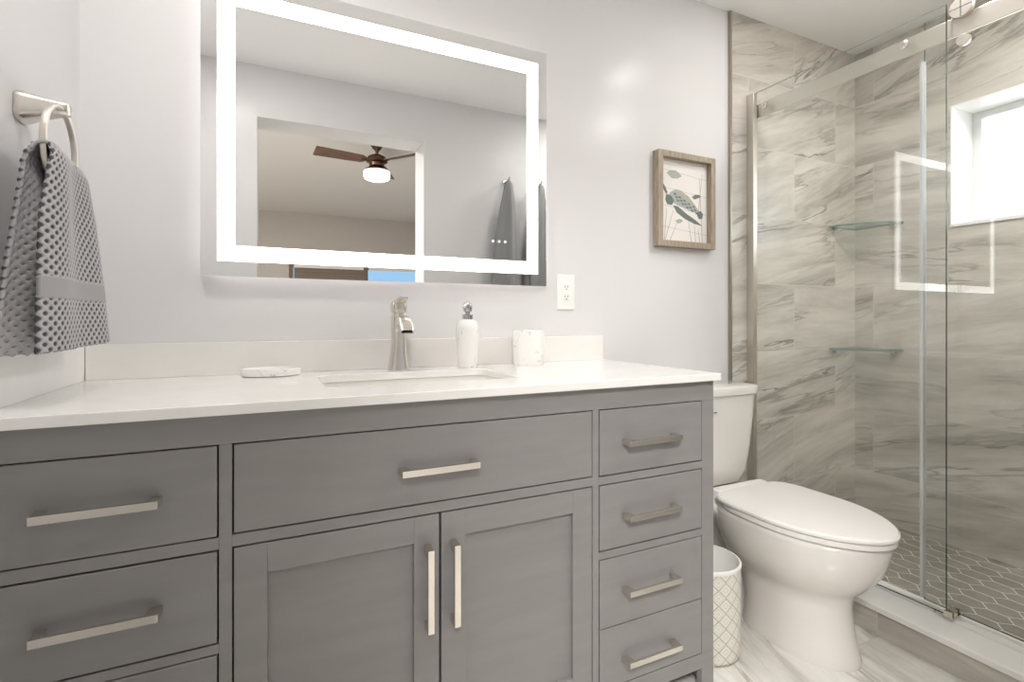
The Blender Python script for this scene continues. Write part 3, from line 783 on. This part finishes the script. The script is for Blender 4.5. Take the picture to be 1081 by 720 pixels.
for z, h, yf, yb in ((.396, .095, -.165, -.055), (.405, .120, -.180, -.040), (.45, .142, -.190, -.030), (.55, .158, -.196, -.025), (.65, .168, -.200, -.022), (.747, .174, -.204, -.020)):
    R_.append([(TX + a, b, z) for a, b in rrect(0, (yf + yb) / 2, h, (yb - yf) / 2, .035, 6)])
m.loft(R_); m.build('tank', M['porc'], toi, smooth=60)
m = MB()
R_ = []
for z, g in ((.746, -.002), (.749, .006), (.772, .008), (.780, .004), (.784, -.010)):
    R_.append([(TX + a, b, z) for a, b in rrect(0, -.112, .176 + g, .094 + g, .038, 6)])
m.loft(R_); m.build('tank_lid', M['porc'], toi, smooth=35)
m = MB(); m.lathe([(.012, 0), (.012, -.012)], (TX - .13, -.203, .70), 'y', 20); m.tube([(TX - .13, -.213, .70), (TX - .09, -.216, .697), (TX - .07, -.216, .694)], [.007, .006, .007], 10); m.build('flush_lever', M['chrome'], toi, smooth=40)

# wastebasket
BX, BYY, BR, BH = 1.248, -0.405, 0.102, 0.285
wb = thing('wastebasket', (BX, BYY, 0), 'round white wastebasket with embossed scale pattern between vanity and toilet', 'wastebasket')
m = MB(); n = 56
uvl = m.bm.loops.layers.uv.new('UVMap')
prof = [(BR - .008, 0.004), (BR - .003, .001), (BR - .001, .012), (BR, .03), (BR, .15), (BR, BH - .012)]
vr = [[m.bm.verts.new((BX + r * math.cos(2 * PI * k / n), BYY + r * math.sin(2 * PI * k / n), z)) for k in range(n)] for r, z in prof]
for j in range(len(prof) - 1):
    for k in range(n):
        k2 = (k + 1) % n
        f = m.bm.faces.new((vr[j][k], vr[j][k2], vr[j + 1][k2], vr[j + 1][k])); f.smooth = True
        for lp, (kk, jj) in zip(f.loops, ((k, j), (k + 1, j), (k + 1, j + 1), (k, j + 1))): lp[uvl].uv = (kk / n * 14 * .046, prof[jj][1])
m.bm.faces.new(list(reversed(vr[0])))
m.build('patterned_wall', M['scales'], wb)
m = MB(); m.lathe([(BR, BH - .012), (BR + .002, BH - .010), (BR + .002, BH - .002), (BR, BH), (BR - .004, BH), (BR - .005, BH - .004), (BR - .006, .012), (.001, .010)], (BX, BYY, 0), n=56, cap0=False); m.build('liner', M['bin'], wb, smooth=40)

# ------------------------------------------------------------ shower enclosure
GX, GT = 1.914, 0.008
GY0, GZ0, GZ1 = -0.742, 0.112, 2.030
def pane(name, x, t, y0, y1, z0, z1, parent):
    m = MB(); m.box(x, x + t, y0, y1, z0, z1)
    for f in m.bm.faces:
        c = f.calc_center_median()
        if abs(c.x - x) < 1e-5 or abs(c.x - x - t) < 1e-5: f.material_index = 0
        elif abs(c.z - z1) < 1e-5: f.material_index = 2
        else: f.material_index = 1
    return m.build(name, [M['glass'], M['glass_edge'], M['edge_light']], parent)
fp = thing('fixed_glass_panel', (GX, -0.4, 0.102), 'fixed clear glass shower panel between the wall channel and the sliding door', 'shower panel')
pane('glass_pane', GX, GT, GY0, -0.032, GZ0, GZ1, fp)
m = MB(); m.box(GX - .010, GX + .0135, -0.046, -0.0125, 0.103, GZ1); m.build('wall_channel', M['nickel_b'], fp, bevel=.001)
m = MB(); m.box(GX - .001, GX + .009, GY0 + .03, -0.047, 0.1025, 0.1118); m.build('bottom_seal', M['seal'], fp)
for y_ in (-0.095, -0.628):
    m = MB(); m.lathe([(.014, 0), (.014, -.006), (.011, -.009), (.007, -.010), (.007, -.014), (.0, -.014)], (GX - .0004, y_, 1.957), 'x', 20, cap1=False); m.build('bolt_cap', M['nickel'], fp, smooth=40)
rail = MB(); rail.box(1.934, 1.944, YF + .013, -0.0125, 1.925, 1.985)
rl = tag(rail.build('shower_door_rail', M['nickel_b'], bevel=.0015), 'flat brushed nickel rail running along the top of the shower glass', 'shower rail')
sdn = thing('sliding_shower_door', (1.957, -1.05, 0.106), 'clear glass sliding shower door hung from rollers on the rail', 'shower door')
DX0 = 1.954
pane('glass_pane', DX0, GT, YF + .02, -0.664, 0.112, 2.022, sdn)
m = MB(); m.box(DX0 - .008, DX0 + .012, -0.6645, -0.655, 0.118, 1.895); m.build('edge_seal', M['seal'], sdn, bevel=.001)
for y_ in (-0.778, -1.36):
    m = MB(); m.lathe([(.030, .0), (.032, -.003), (.032, -.012), (.030, -.015), (.0, -.015)], (1.9334, y_, 2.003), 'x', 36, cap1=False)
    m.lathe([(.006, .0), (.006, .024)], (1.932, y_, 2.003), 'x', 12)
    rr = m.build('roller', M['nickel_b'], sdn, smooth=35)
    m = MB(); m.box(1.9178, 1.9186, y_ - .029, y_ + .029, 2.0015, 2.0045); m.box(1.9178, 1.9186, y_ - .0015, y_ + .0015, 1.974, 2.032); m.build('cross_slot', M['chrome'], rr)
    m = MB(); m.lathe([(.017, .0), (.018, -.003), (.018, -.014), (.016, -.016), (.0, -.016)], (1.9335 + .012, y_, 1.9055), 'x', 28, cap1=False)
    m.lathe([(.005, .0), (.005, .012)], (1.9335 + .010, y_, 1.9055), 'x', 12); m.build('anti_lift_stop', M['nickel_b'], sdn, smooth=35)
m = MB(); m.box(GX - .010, GX + .050, -0.760, -0.740, 0.1025, 0.109); m.box(GX - .010, GX - .001, -0.760, -0.740, .109, .128); m.box(GX + .010, GX + .030, -0.760, -0.740, .109, .128); m.box(GX + .044, GX + .050, -0.760, -0.740, .109, .128)
tag(m.build('door_guide', M['nickel'], bevel=.001), 'small nickel door guide block on the white curb at the glass edge', 'door guide')
m = MB(); m.box(GX - .012, GX - .006, YF + .013, -0.770, 0.1025, 0.110); m.box(GX + .060 - .032, GX + .030, YF + .013, -0.770, 0.1025, 0.108)
tag(m.build('threshold_strip', M['sill'], bevel=.001), 'thin white threshold strip along the curb under the sliding door', 'threshold')

# corner shelves
def corner_shelf(z, label):
    t = thing('corner_shelf', (XR, -0.012, z), label, 'shelf', 'glass corner shelves in the shower')
    m = MB(); n = 18; pts = [(XR - .001, -0.0125)]
    a_, b_ = 0.205, 0.220
    for k in range(n + 1):
        a = PI / 2 * k / n
        pts.append((XR - .001 - a_ * math.cos(a) ** 1.25, -0.0125 - b_ * math.sin(a) ** 1.25))
    vr = m.loft([[(x, y_, z) for x, y_ in pts], [(x, y_, z + .009) for x, y_ in pts]])
    for f in m.bm.faces: f.material_index = 1 if abs(f.normal.z) < .5 else 0
    m.bm.normal_update()
    for f in m.bm.faces: f.material_index = 1 if abs(f.normal.z) < .5 else 0
    m.build('glass', [M['shelf_glass'], mat('shelf_edge_green', (0.16, 0.24, 0.21), 0.15)], t)
    m = MB(); m.box(XR - .185, XR - .165, -0.030, -0.0125, z - .012, z - .0005); m.build('bracket', M['chrome'], t, bevel=.001)
    m = MB(); m.box(XR - .018, XR - .0005, -0.205, -0.185, z - .012, z - .0005); m.build('bracket', M['chrome'], t, bevel=.001)
corner_shelf(1.490, 'upper curved glass corner shelf in the tiled shower')
corner_shelf(0.889, 'lower curved glass corner shelf in the tiled shower')

# ------------------------------------------------------------ recessed ceiling lights
def downlight(x, y_, label, watts=CAN_W):
    t = thing('recessed_downlight', (x, y_, CZ), label, 'ceiling light')
    m = MB(); m.lathe([(.110, -.0005), (.110, -.006), (.090, -.008), (.088, -.0005)], (x, y_, CZ), n=40, cap0=False, cap1=False); m.build('trim_ring', M['white_metal'], t, smooth=40)
    m = MB(); m.lathe([(.088, -.002), (.088, -.004)], (x, y_, CZ), n=40); m.build('lens', M['can_glow'], t)
    l = bpy.data.lights.new('downlight_lamp', 'AREA'); l.shape = 'DISK'; l.size = 0.17; l.energy = watts; l.color = (1.0, 0.97, 0.935); l.spread = PI
    o = bpy.data.objects.new('downlight_lamp', l); COL.objects.link(o); o.location = (x, y_, CZ - .012); o.parent = None
downlight(-0.20, -0.75, 'recessed ceiling downlight above the left of the vanity')
downlight(1.76, -0.66, 'recessed ceiling downlight above the toilet', 3.4)
downlight(2.10, -1.24, 'added recessed ceiling downlight brightening the shower tile', 12.5)  # extra lamp, added to brighten the shower tile

# ------------------------------------------------------------ ceiling fan in the bedroom
VXF, VYF = 0.826, -2.95
fan = thing('ceiling_fan', (VXF, VYF, 2.6), 'bronze ceiling fan with glowing round light, seen through the doorway in the mirror', 'ceiling fan')
m = MB(); m.lathe([(.072, 0), (.072, -.012), (.062, -.045), (.035, -.085), (.016, -.105), (.013, -.118), (.013, -.135)], (VXF, VYF, 2.6), n=36); m.build('canopy', M['bronze'], fan, smooth=40)
m = MB(); m.lathe([(.013, -.125), (.035, -.135), (.075, -.155), (.090, -.18), (.092, -.195), (.080, -.205), (.065, -.21), (.062, -.235), (.075, -.25), (.105, -.268), (.112, -.28)], (VXF, VYF, 2.6), n=40); m.build('motor_housing', M['bronze'], fan, smooth=40)
m = MB(); m.lathe([(.108, -.2805), (.112, -.29), (.112, -.325), (.104, -.345), (.075, -.356), (.001, -.360)], (VXF, VYF, 2.6), n=40); m.build('light_bowl', M['fan_glass'], fan, smooth=40)
for ang in (172, 292, 52):
    m = MB(); a = math.radians(ang); U = Vector((math.cos(a), math.sin(a), 0)); V = Vector((-math.sin(a), math.cos(a), 0)); pitch = math.radians(-14)
    V2 = V * math.cos(pitch) + Vector((0, 0, 1)) * math.sin(pitch)
    c0 = Vector((VXF, VYF, 2.6 - .19))
    rings = []
    for r, hw_ in ((.10, .035), (.13, .055), (.25, .062), (.50, .068), (.515, .066)):
        rings.append([c0 + U * r + V2 * (hw_ * sx) + Vector((0, 0, dz)) for sx, dz in ((-1, -.003), (1, -.003), (1, .003), (-1, .003))])
    m.loft(rings); b = m.build('blade', M['blade'], fan)
    m = MB(); m.tube([c0 + U * .07, c0 + U * .10, c0 + U * .135 + Vector((0, 0, -.002))], [.012, .014, .010], 10); m.build('blade_iron', M['bronze'], b, smooth=60)
